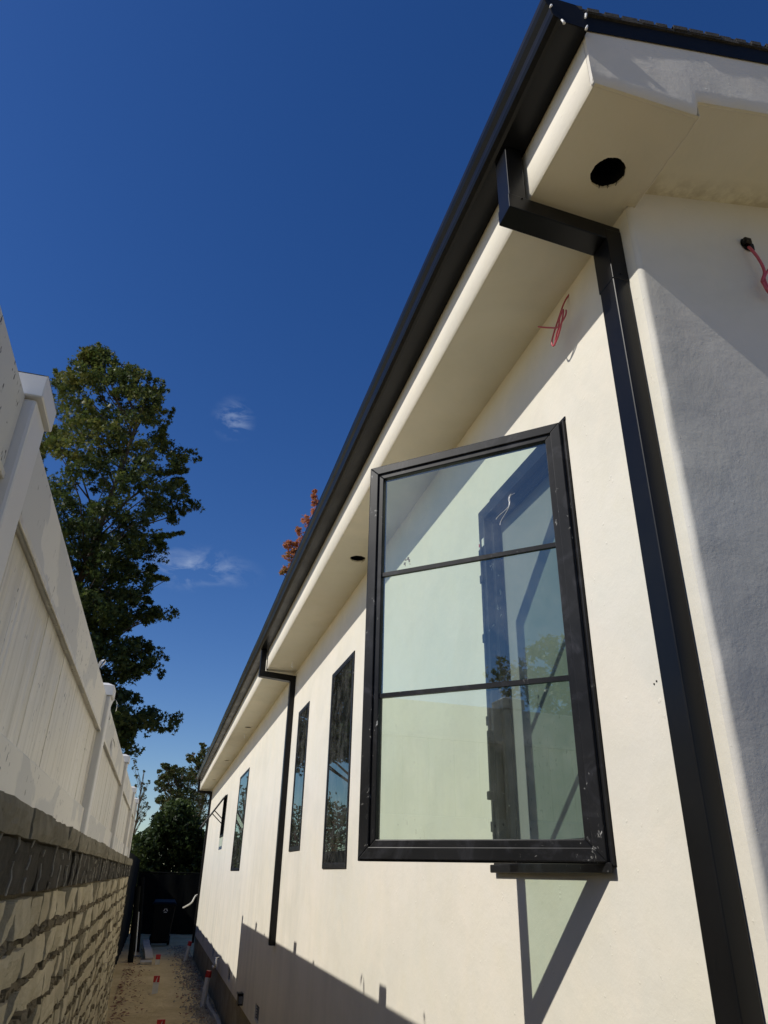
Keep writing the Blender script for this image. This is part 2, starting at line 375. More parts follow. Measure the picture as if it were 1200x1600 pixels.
for a, b in zip(xs, xs[1:]):
    za = 1.86 if a == xs[0] else (top(a) if a <= 4.5 else top(9-a)); zb = top(b) if b <= 4.5 else top(9-b)
    gm.add([(a, YC, ZB), (b, YC, ZB), (b, YC, zb), (a, YC, za)], [(0, 1, 2, 3)])
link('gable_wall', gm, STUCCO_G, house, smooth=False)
for p in bpy.data.objects['gable_wall'].data.polygons:
    p.use_smooth = True
bk = MB().box(XR, XR+.1, YC+.01, YE, GZ-.1, 1.7).box(XW+.121, XR-.001, YE-.1, YE-.002, GZ-.1, 1.7)
link('rear_wall', bk, STUCCO, house)
fd = MB().box(XW+.022, XW+.25, YC+.03, YE-.02, GZ-.2, ZB-.001); link('foundation', fd, CONC, house)
fd2 = MB().box(XW+.251, XR, YC+.03, YC+.2, GZ-.2, ZB-.001); link('foundation', fd2, CONC, house)
ro = MB().box(XW+.25, XR-.001, YC+.21, YE-.11, ZB-.06, ZB+.0)        # floor slab
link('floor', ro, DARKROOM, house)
pt = MB().box(2.6, 2.7, YC+.02, YE-.11, ZB+.001, 1.67).box(XW+.125, 2.599, 3.1, 3.2, ZB+.001, 1.67)
link('partition', pt, DRYWALL, house)
cl = MB().box(XW+.125, XR-.001, YC+.03, YE-.11, 1.705, 1.735); link('ceiling', cl, DRYWALL, house)

# soffit of the eave with real round holes for the lights
cans = [(.893, 1.068, .046), (.893, 3.79, .046), (.893, 9.56, .046), (.893, 12.75, .046), (.893, 15.66, .046)]
sf = MB(); hole_r = []
def quad(mb, x0, x1, y0, y1, z): mb.add([(x0, y0, z), (x0, y1, z), (x1, y1, z), (x1, y0, z)], [(0, 1, 2, 3)])
yprev = YG+.002; x0, x1 = XF+.006, XW+.001
for cx, cy, cr_ in cans:
    q = .066; quad(sf, x0, x1, yprev, cy-q, ZS); quad(sf, x0, cx-q, cy-q, cy+q, ZS); quad(sf, cx+q, x1, cy-q, cy+q, ZS)
    N = 80; inner = []; outer = []
    for k in range(N):
        t = 2*math.pi*k/N; rr_ = cr_*(1+.02*math.sin(3*t+cy)+.015*math.sin(9*t+2*cy)+rnd.uniform(-.022, .022)); c, s_ = math.cos(t), math.sin(t)
        inner.append((cx+rr_*c, cy+rr_*s_, ZS)); m_ = q/max(abs(c), abs(s_)); outer.append((cx+m_*c, cy+m_*s_, ZS))
    up = [(p[0], p[1], ZS+.008) for p in inner]
    sf.add(inner+outer+up, [(k, (k+1) % N, (k+1) % N+N, k+N) for k in range(N)]+[(k, k+2*N, (k+1) % N+2*N, (k+1) % N) for k in range(N)])
    hole_r.append((cx, cy, cr_)); yprev = cy+q
quad(sf, x0, x1, yprev, YE, ZS)
# flat box return at the gable end: continues past the corner to the step
xs1 = 1.022
quad(sf, x1, xs1, YG+.002, YC+.004, ZS)
so = link('soffit', sf, STUCCO_S, house)
for cx, cy, cr_ in hole_r:
    hb = MB(); N = 24; rs = [(cr_*1.25, ZS+.0095), (cr_*1.25, ZS+.13)]
    for rr_, z in rs: hb.v += [(cx+rr_*math.cos(2*math.pi*k/N), cy+rr_*math.sin(2*math.pi*k/N), z) for k in range(N)]
    hb.f = [(k, (k+1) % N, (k+1) % N+N, k+N) for k in range(N)]+[tuple(range(N, 2*N))]
    if cy < 5:   # torn lath wires at the rim
        for k in range(7):
            t = rnd.uniform(0, 6.28); r1 = cr_*.97; r2 = cr_*rnd.uniform(.80, .93)
            hb.tube([(cx+r1*math.cos(t), cy+r1*math.sin(t), ZS+.006), (cx+r2*math.cos(t+.1), cy+r2*math.sin(t+.1), ZS-.004+rnd.uniform(-.01, .01))], .0009, 5)
    link('light_hole', hb, HOLE, house)
# raked soffit under the gable overhang, with the small step
rk = MB(); sl = .22
def zr(x): return 1.742+sl*(x-1.03)
xsr = [xs1+.001]+[1.1+.12*i for i in range(29)]
for a, b in zip(xsr, xsr[1:]):
    rk.add([(a, YG+.002, zr(a)), (a, YC+.01, zr(a)), (b, YC+.01, zr(b)), (b, YG+.002, zr(b))], [(0, 1, 2, 3)])
rk.add([(xs1, YG+.002, ZS), (xs1, YC+.01, ZS), (xs1+.001, YC+.01, zr(xs1)), (xs1+.001, YG+.002, zr(xs1))], [(0, 3, 2, 1), (0, 1, 2, 3)][:1])
link('raked_soffit', rk, STUCCO_S, house)
link('stucco_ridge', MB().tube([(xs1+noise1(i*.7, 2, .002), YG+.004+(YC-YG)*i/16, ZS+.0005+noise1(i*1.3, 4, .0006)) for i in range(17)], .0022, 6), STUCCO, house, smooth=True)
# eave fascia
fs_ = MB(); ys = [YG+.012+(YE-YG-.012)*i/90 for i in range(91)]
for i, y in enumerate(ys):
    w = noise1(y*1.7, 3, .0012); fs_.v += [(XF+.009, y, ZS-.0005), (XF+w*.4, y, ZS+.008+w), (XF+w*.3, y, 1.90), (XF+.02, y, 1.90)]
fs_.f = [(4*i+k, 4*i+4+k, 4*i+5+k, 4*i+1+k) for i in range(90) for k in range(3)]
link('fascia', fs_, STUCCO, house, smooth=True)
# gable fascia with an uneven hand-trowelled lower edge
gf = MB(); NX = 160; xa = XF; xb = 4.5
def zt(x): return 1.885+.25*(x-.73)
for i in range(NX+1):
    x = xa+(xb-xa)*(i/NX)**1.6
    zb = (ZS if x < xs1 else zr(x)); w = noise1(x*4, 5, .006)+noise1(x*13, 1, .002)
    y = YG
    gf.v += [(x, y+.010, zb-.0008), (x, y+abs(w)*.3-.001, zb+.010+w), (x, y+w*.25, zb+.05+w), (x, y+noise1(x*3, 8, .002), (zb+zt(x))/2), (x, y, zt(x)+.02)]
gf.f = [(5*i+k, 5*i+k+1, 5*i+6+k, 5*i+5+k) for i in range(NX) for k in range(4)]
gf.add([(XF+.001, YG+.001, ZS), (XF+.001, YG+.001, 1.9), (XF+.001, YG+.013, 1.9), (XF+.001, YG+.013, ZS)], [(0, 1, 2, 3)])
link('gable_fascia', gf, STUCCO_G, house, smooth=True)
# far end closure of the eave
ec = MB().box(XF+.001, XW-.001, YE-.002, YE+.004, ZS+.001, 1.9); link('eave_end', ec, STUCCO, house)
# rake metal edge
rm = MB(); x2 = 4.5
rm.hexa([(.70, .8572, 1.876), (x2, .8572, zt(x2)-.008), (x2, .858, zt(x2)-.008), (.70, .858, 1.876), (.70, .8565, 1.935), (x2, .8565, zt(x2)+.052), (x2, .858, zt(x2)+.052), (.70, .858, 1.935)])
link('rake_trim', rm, RAKE, house)
# shingle roof: overlapping courses with ragged ends
sh = MB(); ns = 24
for i in range(ns):
    xa_ = .685+(4.5-.685)*i/ns; xb_ = .685+(4.5-.685)*(i+1)/ns+.06; ye = .8505+rnd.uniform(-.0025, .0025)
    za, zb = 1.938+.25*(xa_-.685), 1.938+.25*(xb_-.685)-.006
    sh.hexa([(xa_, ye, za), (xb_, ye, zb), (xb_, YE+.05, zb), (xa_, YE+.05, za), (xa_, ye, za+.016), (xb_, ye, zb+.008), (xb_, YE+.05, zb+.008), (xa_, YE+.05, za+.016)])
    for k in range(3):     # little tabs of uneven length
        u = xa_+(xb_-xa_-.06)*k/3; v = u+(xb_-xa_-.06)*rnd.uniform(.2, .3); yy = ye-rnd.uniform(.0005, .003); z = 1.938+.25*(u-.685)+.002
        sh.hexa([(u, yy, z), (v, yy, z+.25*(v-u)), (v, ye+.1, z+.25*(v-u)), (u, ye+.1, z), (u, yy, z+.0155), (v, yy, z+.25*(v-u)+.0155), (v, ye+.1, z+.25*(v-u)+.0155), (u, ye+.1, z+.0155)])
sh.hexa([(4.5, .84, 2.885), (8.4, .84, 1.91), (8.4, YE, 1.91), (4.5, YE, 2.885), (4.5, .84, 2.91), (8.4, .84, 1.94), (8.4, YE, 1.94), (4.5, YE, 2.91)])
link('roof', sh, SHINGLE, house)

# gutter: K profile, open on top, ends capped
def gutter(y0, y1):
    P = [(XF-.002, 1.93), (XF-.002, 1.862), (.652, 1.860), (.645, 1.868), (.632, 1.874), (.628, 1.884), (.626, 1.905), (.616, 1.918), (.611, 1.930), (.611, 1.948), (.619, 1.950), (.619, 1.944), (.614, 1.941)]
    mb = MB(); N = len(P); K = 60
    for j in range(K+1):
        y = y0+(y1-y0)*(j/K); w = .0014*math.sin(y*2.3)+.0008*math.sin(y*6.1)
        mb.v += [(x+(w if x < .70 else 0), y, z+(w*.6 if x < .70 else 0)) for x, z in P]
    for j in range(K):
        for k in range(N-1): mb.f.append((j*N+k, j*N+k+1, (j+1)*N+k+1, (j+1)*N+k))
    return mb, P
gb, GP = gutter(.846, 17.72)
go = link('gutter', gb, GUTTER, house); sm = go.modifiers.new('thick', 'SOLIDIFY'); sm.thickness = .0015; sm.offset = 1
for yy in (.8455, 17.722):
    ca = MB(); pts = [(x, z) for x, z in GP[:10]]+[(.70, 1.955)]; ca.prism_y(pts, yy-.001, yy+.001); link('gutter_end_cap', ca, RAKE, house)
for (x, z, dx, dz) in ((.652, 1.862, .006, .014), (.724, 1.875, -.006, .02), (.722, 1.905, .004, -.02), (.612, 1.946, .004, .008), (.625, 1.90, .004, -.01)):   # silvery sealant drips at the capped end
    sd = MB().tube([(x, .8435, z), (x+dx*.6, .8425, z-dz*.5), (x+dx, .843, z-dz)], .0022, 6, .0035); link('sealant_bead', sd, FILM, house, smooth=True)
# wrinkled drip flashing between gutter and fascia
def downspout(yc, first):
    o = MB(); y0, y1 = yc, yc+.067
    t = .004
    o.box(.662, .712, y0, y1, 1.615, 1.858)
    d = link('downspout', o, GUTTER, house, bevel=.0025, seg=2)
    arm = MB(); a0, a1 = .6605, .9985
    arm.hexa([(a0-.001, y0-.001, 1.612), (a1, y0-.001, 1.583), (a1, y1+.001, 1.583), (a0-.001, y1+.001, 1.612), (a0-.001, y0-.001, 1.664), (a1, y0-.001, 1.640), (a1, y1+.001, 1.640), (a0-.001, y1+.001, 1.664)])
    link('elbow', arm, GUTTER, d, bevel=.0025, seg=2)
    lo = MB().hexa([(.9495, y0-.0015, 1.44), (.9995, y0-.0015, 1.44), (.9995, y1+.0015, 1.44), (.9495, y1+.0015, 1.44), (.9495, y0-.0015, 1.625), (.9995, y0-.0015, 1.625), (.9995, y1+.0015, 1.625), (.9495, y1+.0015, 1.625)])
    link('collar', lo, GUTTER, d, bevel=.002, seg=2)
    zb = {0: -1.40, 1: -.50, 2: -1.30}[first]
    v = MB()
    v.box(.951, .998, y0, y1, zb, 1.445)
    link('leader_pipe', v, GUTTER, d, bevel=.0035, seg=2)
    for (x, z) in ((.70, 1.655), (.975, 1.46)):
        sc_ = MB().tube([(x, y0-.004, z), (x, y0+.002, z)], .0028, 7); link('screw', sc_, FILM if 0 else GUTTER, d)
    return d
downspout(1.190, 0); downspout(6.53, 1); downspout(17.62, 2)

# ------------------------------------------------------------------ windows
def ring(mb, O, U, V, N, w, h, fw, n0, n1):
    """mitred rectangular frame: O corner, U across, V up, N outwards; four separate mitred lengths"""
    O, U, V, N = map(Vector, (O, U, V, N))
    P = lambda u, v, n_: O+U*u+V*v+N*n_
    oc = [(0, 0), (w, 0), (w, h), (0, h)]; ic = [(fw, fw), (w-fw, fw), (w-fw, h-fw), (fw, h-fw)]
    for i in range(4):
        a, b, c, d = oc[i], oc[(i+1) % 4], ic[(i+1) % 4], ic[i]
        mb.hexa([P(*a, n0), P(*b, n0), P(*c, n0), P(*d, n0), P(*a, n1), P(*b, n1), P(*c, n1), P(*d, n1)])
    return mb
def pane(O, U, V, N, w, h, fw, n0):
    O, U, V, N = map(Vector, (O, U, V, N)); P = lambda u, v: O+U*u+V*v+N*n0
    return MB().add([P(fw, fw), P(w-fw, fw), P(w-fw, h-fw), P(fw, h-fw)], [(0, 1, 2, 3)])
UY = (0, 1, 0); UZ = (0, 0, 1); NX_ = (-1, 0, 0)
def fixed_window(key, fw=.026, out=.012, glass_at=.002, label=None):
    y0, y1, z0, z1 = wins[key]; e = .002
    f = ring(MB(), (XW, y0+e, z0+e), UY, UZ, NX_, y1-y0-2*e, z1-z0-2*e, fw, -.06, out)
    w = link('window', f, FRAME, house, bevel=.002)
    if label: w['label'] = label
    s = ring(MB(), (XW, y0+e+fw*.72, z0+e+fw*.72), UY, UZ, NX_, y1-y0-2*e-fw*1.44, z1-z0-2*e-fw*1.44, .014, glass_at-.012, glass_at+.003)
    link('glazing_bead', s, FRAME, w)
    link('glass', pane((XW, y0+e, z0+e), UY, UZ, NX_, y1-y0-2*e, z1-z0-2*e, fw+.002, glass_at), GLASS_DARK, w)
    return w
for k in ('w2', 'w3', 'w4'): fixed_window(k, out=.007)
# w5: awning window propped open
y0, y1, z0, z1 = wins['w5']
w5 = link('window', ring(MB(), (XW, y0+.002, z0+.002), UY, UZ, NX_, y1-y0-.004, z1-z0-.004, .035, -.06, .008), FRAME, house, bevel=.002)
w5['label'] = 'small awning window propped open at the far end of the wall'
th = R(34); V5 = (-math.sin(th), 0, -math.cos(th)); N5 = (-math.cos(th), 0, math.sin(th)); O5 = (XW-.012, y0+.01, z1-.02)
s5 = link('sash', ring(MB(), O5, UY, V5, N5, y1-y0-.02, .61, .035, 0, .022), FRAME, w5, bevel=.002)
link('glass', pane(O5, UY, V5, N5, y1-y0-.02, .61, .034, .011), GLASS_SASH, w5)
for yy in (y0+.05, y1-.05):
    link('stay_arm', MB().tube([(XW-.005, yy, z1-.42), (XW-.012-math.sin(th)*.3, yy, z1-.02-math.cos(th)*.3)], .008, 6), FRAME, w5)
# w1: tall casement, wide open
y0, y1, z0, z1 = wins['w1']
w1 = link('window', ring(MB(), (XW, y0+.002, z0+.002), UY, UZ, NX_, y1-y0-.004, z1-z0-.004, .048, -.075, .010), FRAME, house, bevel=.002)
w1['label'] = 'tall casement window standing wide open near the corner'
link('inner_stop', ring(MB(), (XW+.018, y0+.04, z0+.04), UY, UZ, NX_, y1-y0-.08, z1-z0-.08, .028, -.02, .0), FRAME, w1, bevel=.001)
scr = MB().add([(XW+.055, y0+.045, z0+.045), (XW+.055, y1-.045, z0+.045), (XW+.055, y1-.045, z1-.045), (XW+.055, y0+.045, z1-.045)], [(0, 1, 2, 3)])
link('insect_screen', scr, SCREEN, w1)
link('screen_frame', ring(MB(), (XW+.06, y0+.045, z0+.045), UY, UZ, NX_, y1-y0-.09, z1-z0-.09, .014, -.004, .008), FRAME, w1)
al = R(46.7); H = Vector((XW-.012, 1.585, z0+.006)); U1 = Vector((-math.sin(al), math.cos(al), 0)); N1 = Vector((-math.cos(al), -math.sin(al), 0))
SW, SH, FW = .655, 1.205, .052
sb = ring(MB(), H, U1, UZ, N1, SW, SH, FW, -.028, .0); ring(sb, H+U1*.004+Vector((0, 0, .004)), U1, UZ, N1, SW-.008, SH-.008, .030, .0, .006)
sash = link('sash', sb, FRAME, w1, bevel=.0022, seg=2)
link('glass', pane(H, U1, UZ, N1, SW, SH, FW-.003, -.010), GLASS_SASH, w1)
for fz in (.352, .665):
    mb = MB(); P = lambda u, v, n_: H+U1*u+Vector((0, 0, v))+N1*n_; v0 = SH*fz
    mb.hexa([P(FW+.0005, v0, -.016), P(SW-FW-.0005, v0, -.016), P(SW-FW-.0005, v0, -.004), P(FW+.0005, v0, -.004), P(FW+.0005, v0+.013, -.016), P(SW-FW-.0005, v0+.013, -.016), P(SW-FW-.0005, v0+.013, -.004), P(FW+.0005, v0+.013, -.004)])
    link('muntin', mb, FRAME, w1)
# lock rod, keepers and handle on the far jamb; sticker
rod = MB().box(XW-.016, XW-.011, y1-.030, y1-.020, z0+.08, z1-.12)
for zz in (.10, .42, .70, .92, 1.02): rod.box(XW-.020, XW-.0105, y1-.036, y1-.014, z0+zz, z0+zz+.03)
link('lock_rod', rod, FRAME, w1, bevel=.001)
link('lock_handle', MB().box(XW-.030, XW-.011, y1-.052, y1-.038, z0+.19, z0+.40).box(XW-.038, XW-.02, y1-.055, y1-.036, z0+.19, z0+.215), FRAME, w1, bevel=.002)
link('sticker', MB().box(XW-.0125, XW-.0102, y1-.048, y1-.002, z1-.155, z1-.125), WHITEP, w1)
link('sticker', MB().box(XW-.0140, XW-.0126, y1-.012, y1-.006, z1-.147, z1-.135), REDP, w1)
link('sill', MB().box(XW-.020, XW-.0105, y0+.001, y1+.004, z0-.012, z0+.010), FRAME, w1, bevel=.002)
link('head_flashing', MB().box(XW-.004, XW+.02, y0-.002, y1-.1, z1, z1+.010), FRAME, w1)
pp = lambda u, v: H+U1*u+Vector((0, 0, v))+N1*(-.0095)      # torn sticker remnant and adhesive smear on the pane
rem = MB()
for k in range(9):
    u = .515+rnd.uniform(-.012, .012); v = SH*.665+.022+.045*rnd.random(); w = rnd.uniform(.002, .007); h = rnd.uniform(.004, .014)
    rem.add([pp(u, v), pp(u+w, v+.002), pp(u+w*.7, v+h), pp(u-w*.2, v+h*.8)], [(0, 1, 2, 3)])
link('torn_sticker', rem, MESHG, w1)
smr = MB(); smr.tube([pp(.16+.05*t+.006*math.sin(t*9), 1.0-.085*t+.012*math.sin(t*5)) for t in [i/14 for i in range(15)]], .0007, 4)
smr.tube([pp(.165+.05*t+.009*math.sin(t*7+1), 1.0-.075*t) for t in [i/14 for i in range(15)]], .0011, 4)
link('glass_smear', smr, FILM, w1)
# vents
for a, b in vents_y:
    v = MB().box(XW+.018, XW+.024, a+.002, b-.002, -1.098, -.987)
    for k in range(5): v.box(XW+.008, XW+.016, a+.003, b-.003, -1.09+k*.02, -1.085+k*.02)
    link('crawlspace_vent', v, MESHG, house)
# step light
sl_ = link('wall_light', MB().box(XW-.050, XW-.001, 8.30, 8.42, -1.13, -1.03).box(XW-.056, XW-.0505, 8.292, 8.428, -1.05, -1.026), GUTTER, house, bevel=.003)
link('lamp_lens', MB().box(XW-.045, XW-.006, 8.292, 8.2995, -1.115, -1.055), MESHG, sl_)
# wires
def curve_pts(P, n=10):
    P = [Vector(p) for p in P]; P = [P[0]]+P+[P[-1]]; out_ = []
    for i in range(1, len(P)-2):
        for k in range(n):
            t = k/n; a, b, c, d = P[i-1:i+3]
            out_.append(.5*((2*b)+(c-a)*t+(2*a-5*b+4*c-d)*t*t+(3*b-c*1-a+d-2*b*0-0*c)*t*t*t) if 0 else .5*((2*b)+(c-a)*t+(2*a-5*b+4*c-d)*t*t+(-a+3*b-3*c+d)*t*t*t))
    out_.append(P[-2]); return out_
wr = MB().tube(curve_pts([(1.002, 1.475, 1.660), (.985, 1.485, 1.625), (.965, 1.500, 1.560), (.952, 1.523, 1.500), (.95, 1.515, 1.470), (.948, 1.480, 1.480), (.945, 1.445, 1.510), (.945, 1.432, 1.540), (.945, 1.455, 1.530), (.95, 1.480, 1.515), (.945, 1.520, 1.545), (.94, 1.576, 1.595)]), .0028, 6)
wr.tube(curve_pts([(.95, 1.510, 1.466), (.945, 1.475, 1.495), (.948, 1.430, 1.515), (.95, 1.425, 1.535)]), .0026, 6)
link('wire', wr, WIRE, house, smooth=True)
bx_ = MB(); N = 12
for k in range(N):
    t = 2*math.pi*k/N; rr_ = 1+rnd.uniform(-.15, .15); bx_.v.append((1.386+.026*math.cos(t)*rr_, YC-.0015, 1.647+.022*math.sin(t)*rr_))
bx_.f.append(tuple(range(N))); link('junction_hole', bx_, HOLE, house)
bt = MB().box(1.366, 1.392, YC-.018, YC-.002, 1.640, 1.662); link('junction_box', bt, GUTTER, house, bevel=.004)
link('wire', MB().tube(curve_pts([(1.388, YC+.0, 1.640), (1.372, YC-.02, 1.610), (1.384, YC-.025, 1.570), (1.392, YC-.025, 1.525), (1.380, YC-.02, 1.490), (1.368, YC-.03, 1.470), (1.376, YC-.03, 1.440), (1.392, YC-.022, 1.452), (1.390, YC-.02, 1.50), (1.405, YC-.03, 1.53)]), .0042, 7), WIRE, house, smooth=True)
link('cable', MB().tube(curve_pts([(1.005, 11.3, -1.0), (.94, 11.15, -1.0), (.93, 10.95, -1.05), (.94, 11.15, -1.09), (.95, 11.4, -1.06), (.95, 11.35, -1.01), (.94, 11.1, -1.02), (.94, 11.35, -1.12), (.95, 11.7, -1.13)]), .011, 7), WCABLE, house, smooth=True)
link('conduit', MB().tube(curve_pts([(1.01, 17.75, -.42), (.92, 17.7, -.44), (.86, 17.65, -.55), (.80, 17.6, -.60), (.68, 17.5, -.66)]), .016, 7), WCABLE, house, smooth=True)
for (x, y) in ((.905, 6.2), (.903, 10.06)):
    link('hanging_clip', MB().tube([(x, y, ZS+.002), (x, y, ZS-.05)], .006, 6).tube([(x, y, ZS-.03), (x+.008, y, ZS-.06)], .003, 6), FILM, house)
# fine specks on the stucco
for (y, z) in ((1.335, .395), (1.345, .391)): link('wall_speck', MB().tube([(XW-.0015, y, z), (XW+.001, y, z)], .0022, 6), HOLE, house)

# ================================================================== BLOCK WALL
XB = -.273; YB0, YB1 = -7.0, 9.9
bw = thing('block_wall', 'weathered concrete block wall with crumbly mortar under the vinyl fence', 'wall', (XB-.08, (YB0+YB1)/2, GZ))
def rough_block(mb, xf, xb, y0, y1, z0, z1, amp, tilt=0., n=3, m=3, rg=rnd):
    """box whose visible face (x = xf) is an uneven grid"""
    base = len(mb.v); tz = rg.uniform(-1, 1)*tilt; ty = rg.uniform(-1, 1)*tilt
    for j in range(m+1):
        for i in range(n+1):
            u, v = i/n, j/m; ed = (i in (0, n)) or (j in (0, m))
            x = xf+(u-.5)*ty+(v-.5)*tz+rg.uniform(-amp, amp)-(amp*1.6 if ed else 0)
            mb.v.append((x, y0+(y1-y0)*u+(rg.uniform(-amp, amp)*.8 if True else 0), z0+(z1-z0)*v+rg.uniform(-amp, amp)*.8))
    for j in range(m):
        for i in range(n):
            a = base+j*(n+1)+i; mb.f.append((a, a+n+1, a+n+2, a+1))
    b2 = len(mb.v)
    per = [base+i for i in range(n+1)]+[base+j*(n+1)+n for j in range(1, m+1)]+[base+m*(n+1)+i for i in range(n-1, -1, -1)]+[base+j*(n+1) for j in range(m-1, 0, -1)]
    for q in per: p = mb.v[q]; mb.v.append((xb, p[1], p[2]))
    L = len(per)
    for k in range(L): mb.f.append((per[k], per[(k+1) % L], b2+(k+1) % L, b2+k))
core = MB().box(XB-.17, XB-.040, YB0, YB1, GZ-.1, .10); link('mortar_core', core, MORT, bw)
rg = random.Random(11)
ca = MB(); y = YB0
while y < YB1-.05:
    L = rg.uniform(.34, .42); y2 = min(y+L, YB1+.005); near = 0 < y < 5; k = 8 if near else 3
    rough_block(ca, XB+.003+rg.uniform(-.004, .004), XB-.19, y+.007, y2-.007, .060, .122+rg.uniform(-.003, .003), .0026, .006, k, 4 if near else 2, rg); y = y2
link('cap_course', ca, CAPB, bw)
so_ = MB(); jt = MB(); y = YB0
while y < YB1-.02:
    L = rg.uniform(.185, .235); y2 = min(y+L, YB1); near = 0 < y < 5
    rough_block(so_, XB-.012+rg.uniform(-.004, .004), XB-.17, y+.003, y2-.003, -.050, .055, .003, .006, 4 if near else 2, 5 if near else 2, rg)
    pts = [(XB-.010+rg.uniform(-.002, .003), y2+rg.uniform(-.006, .006), -.05+.11*k/7) for k in range(8)]
    if near or rg.random() < .5:
        for a, b in zip(pts, pts[1:]):
            if rg.random() < .75: jt.tube([a, b], rg.uniform(.0020, .0036), 5)
    y = y2
link('dark_course', so_, SOLD, bw); link('joint_mortar', jt, JOINT, bw)
br = MB(); mo = MB(); z = -.060; row = 0
while z > GZ-.02:
    hgt = .083; y = YB0+rg.uniform(0, .2)
    while y < YB1-.02:
        L = rg.uniform(.14, .27) if rg.random() < .7 else rg.uniform(.07, .12)
        y2 = min(y+L, YB1); near = .8 < y < 6.5
        if rg.random() < .06 and near: y = y2; continue
        k = 4 if near else 2
        rough_block(br, XB-.006+rg.uniform(-.009, .007), XB-.16, y+rg.uniform(.001, .012), y2-rg.uniform(.0, .012), z-hgt+rg.uniform(-.006, .006), z+rg.uniform(-.008, .003), .0026, .015, k, k, rg)
        y = y2
    # squeezed-out mortar bed
    y = YB0
    while y < YB1:
        near = .8 < y < 6.5; L = .035 if near else .12
        rough_block(mo, XB+rg.uniform(-.016, .004), XB-.1, y, min(y+L*1.05, YB1), z-hgt-.020+rg.uniform(-.005, .004), z-hgt+.002+rg.uniform(-.006, .007), .005 if near else .004, .008, 2, 2, rg)
        y += L
    z -= .100; row += 1
link('brick_courses', br, BRICK, bw); link('mortar', mo, MORT, bw)

# ================================================================== VINYL FENCE
XV = -.285
vf = thing('vinyl_fence', 'tall cream vinyl privacy fence standing on top of the block wall', 'fence', (XV, 1.0, .13))
posts = [-7.6, -5.45, -3.27, -1.13, 1.050, 3.285, 5.47, 7.65, 8.87]
PW = .092; ZP = .668
for p in posts:
    po = link('post', MB().box(-.380, -.288, p, p+PW, .112, ZP), VPOST, vf, bevel=.006, seg=2)
    cp = MB(); a, b, c, d = -.388, -.280, p-.008, p+PW+.008
    cp.box(a, b, c, d, ZP+.0005, ZP+.042)
    t0, t1 = ZP+.042, ZP+.058; i = .030
    cp.add([(a, c, t0), (b, c, t0), (b, d, t0), (a, d, t0), (a+i, c+i, t1), (b-i, c+i, t1), (b-i, d-i, t1), (a+i, d-i, t1)], [(0, 1, 5, 4), (1, 2, 6, 5), (2, 3, 7, 6), (3, 0, 4, 7), (4, 5, 6, 7)])
    link('post_cap', cp, VPOST, po, bevel=.002)
for p, q in zip(posts, posts[1:]):
    a, b = p+PW+.001, q-.001
    tr = MB().box(-.352, -.306, a, b, .522, .670); link('top_rail', tr, VRAIL, vf, bevel=.004, seg=2)
    lb = MB().box(-.3055, -.3015, a, b, .518, .530); link('rail_lip', lb, VINYL, vf, bevel=.001)
    br_ = MB().box(-.352, -.306, a, b, .114, .222); link('bottom_rail', br_, VRAIL, vf, bevel=.004, seg=2)
    bd = MB(); y = a
    while y < b-.01:
        y2 = min(y+.115, b); off = rnd.uniform(-.0012, .0012)
        bd.box(-.340, -.318+off, y+.0012, y2-.0012, .2225, .5195)
        y = y2
    link('panel', bd, VINYL, vf, bevel=.001)
for (y, h) in ((4.82, .73), (7.05, .73)): link('picket', MB().box(-.378, -.355, y, y+.045, .13, h), VPOST, vf, bevel=.004)
# clear film scraps caught on the fence
for i, (y, z, s_) in enumerate(((2.75, .66, .6), (3.62, .68, .8), (4.0, .56, .8), (1.10, .70, .35))):
    mb = MB(); K = 12
    for k in range(K+1):
        t = k/K; a = t*5+i; cx = -.30+.012*math.sin(a); cy = y+.10*s_*math.sin(t*2.5+i)+.03*math.cos(a); cz = z+.09*s_*math.sin(t*3.14)-.07*s_*t
        w = .006*(1+.5*math.sin(t*11)); mb.v += [(cx-w*.5*math.cos(a), cy-w*math.sin(a), cz), (cx+w*.5*math.cos(a), cy+w*math.sin(a), cz+w*.8)]
    mb.f = [(2*k, 2*k+1, 2*k+3, 2*k+2) for k in range(K)]
    f_ = link('plastic_scrap', mb, FILM, base=(-.30, y, z), smooth=True)
    tag(f_, ['small curl of white film on the fence top before the second post', 'long torn strip of white film hanging behind the second fence post', 'drooping film strip over the fence rail past the second post', 'tiny film scrap on the cap of the nearest fence post'][i], 'plastic scrap', 'plastic scraps on the fence')

# ================================================================== FAR END OF THE YARD
lf = thing('windscreen_fence', 'black fabric covered chain link fence along the left beyond the block wall', 'fence', (-.42, 17, GZ))
def fabric(pts, z0, z1, nz=6):
    mb = MB(); n = len(pts)
    for j in range(nz+1):
        for i, (x, y) in enumerate(pts):
            b = .014*math.sin(i*1.3+j*.8)+.008*math.sin(i*3.1); mb.v.append((x+b, y+b, z0+(z1-z0)*j/nz+(.012*math.sin(i*.9) if j == nz else 0)))
    mb.f = [(j*n+i, j*n+i+1, (j+1)*n+i+1, (j+1)*n+i) for j in range(nz) for i in range(n-1)]; return mb
link('fabric', fabric([(-.45, 9.5+.2*i) for i in range(75)], GZ-.03, .29), BLACKF, lf, smooth=True)
for y in (9.75, 12.2, 14.7, 17.2, 19.7, 22.2): link('post', MB().tube([(-.49, y, GZ-.1), (-.49, y, .32)], .024, 8), BLACKF, lf)
link('top_tube', MB().tube([(-.49, 9.6, .30), (-.49, 24.2, .30)], .018, 8), BLACKF, lf)
bf = thing('windscreen_fence', 'black fabric covered fence closing off the far end of the yard', 'fence', (1.5, 24.2, GZ))
link('fabric', fabric([(-.42+.1*i, 24.2) for i in range(60)], GZ-.03, -.05), BLACKF, bf, smooth=True)
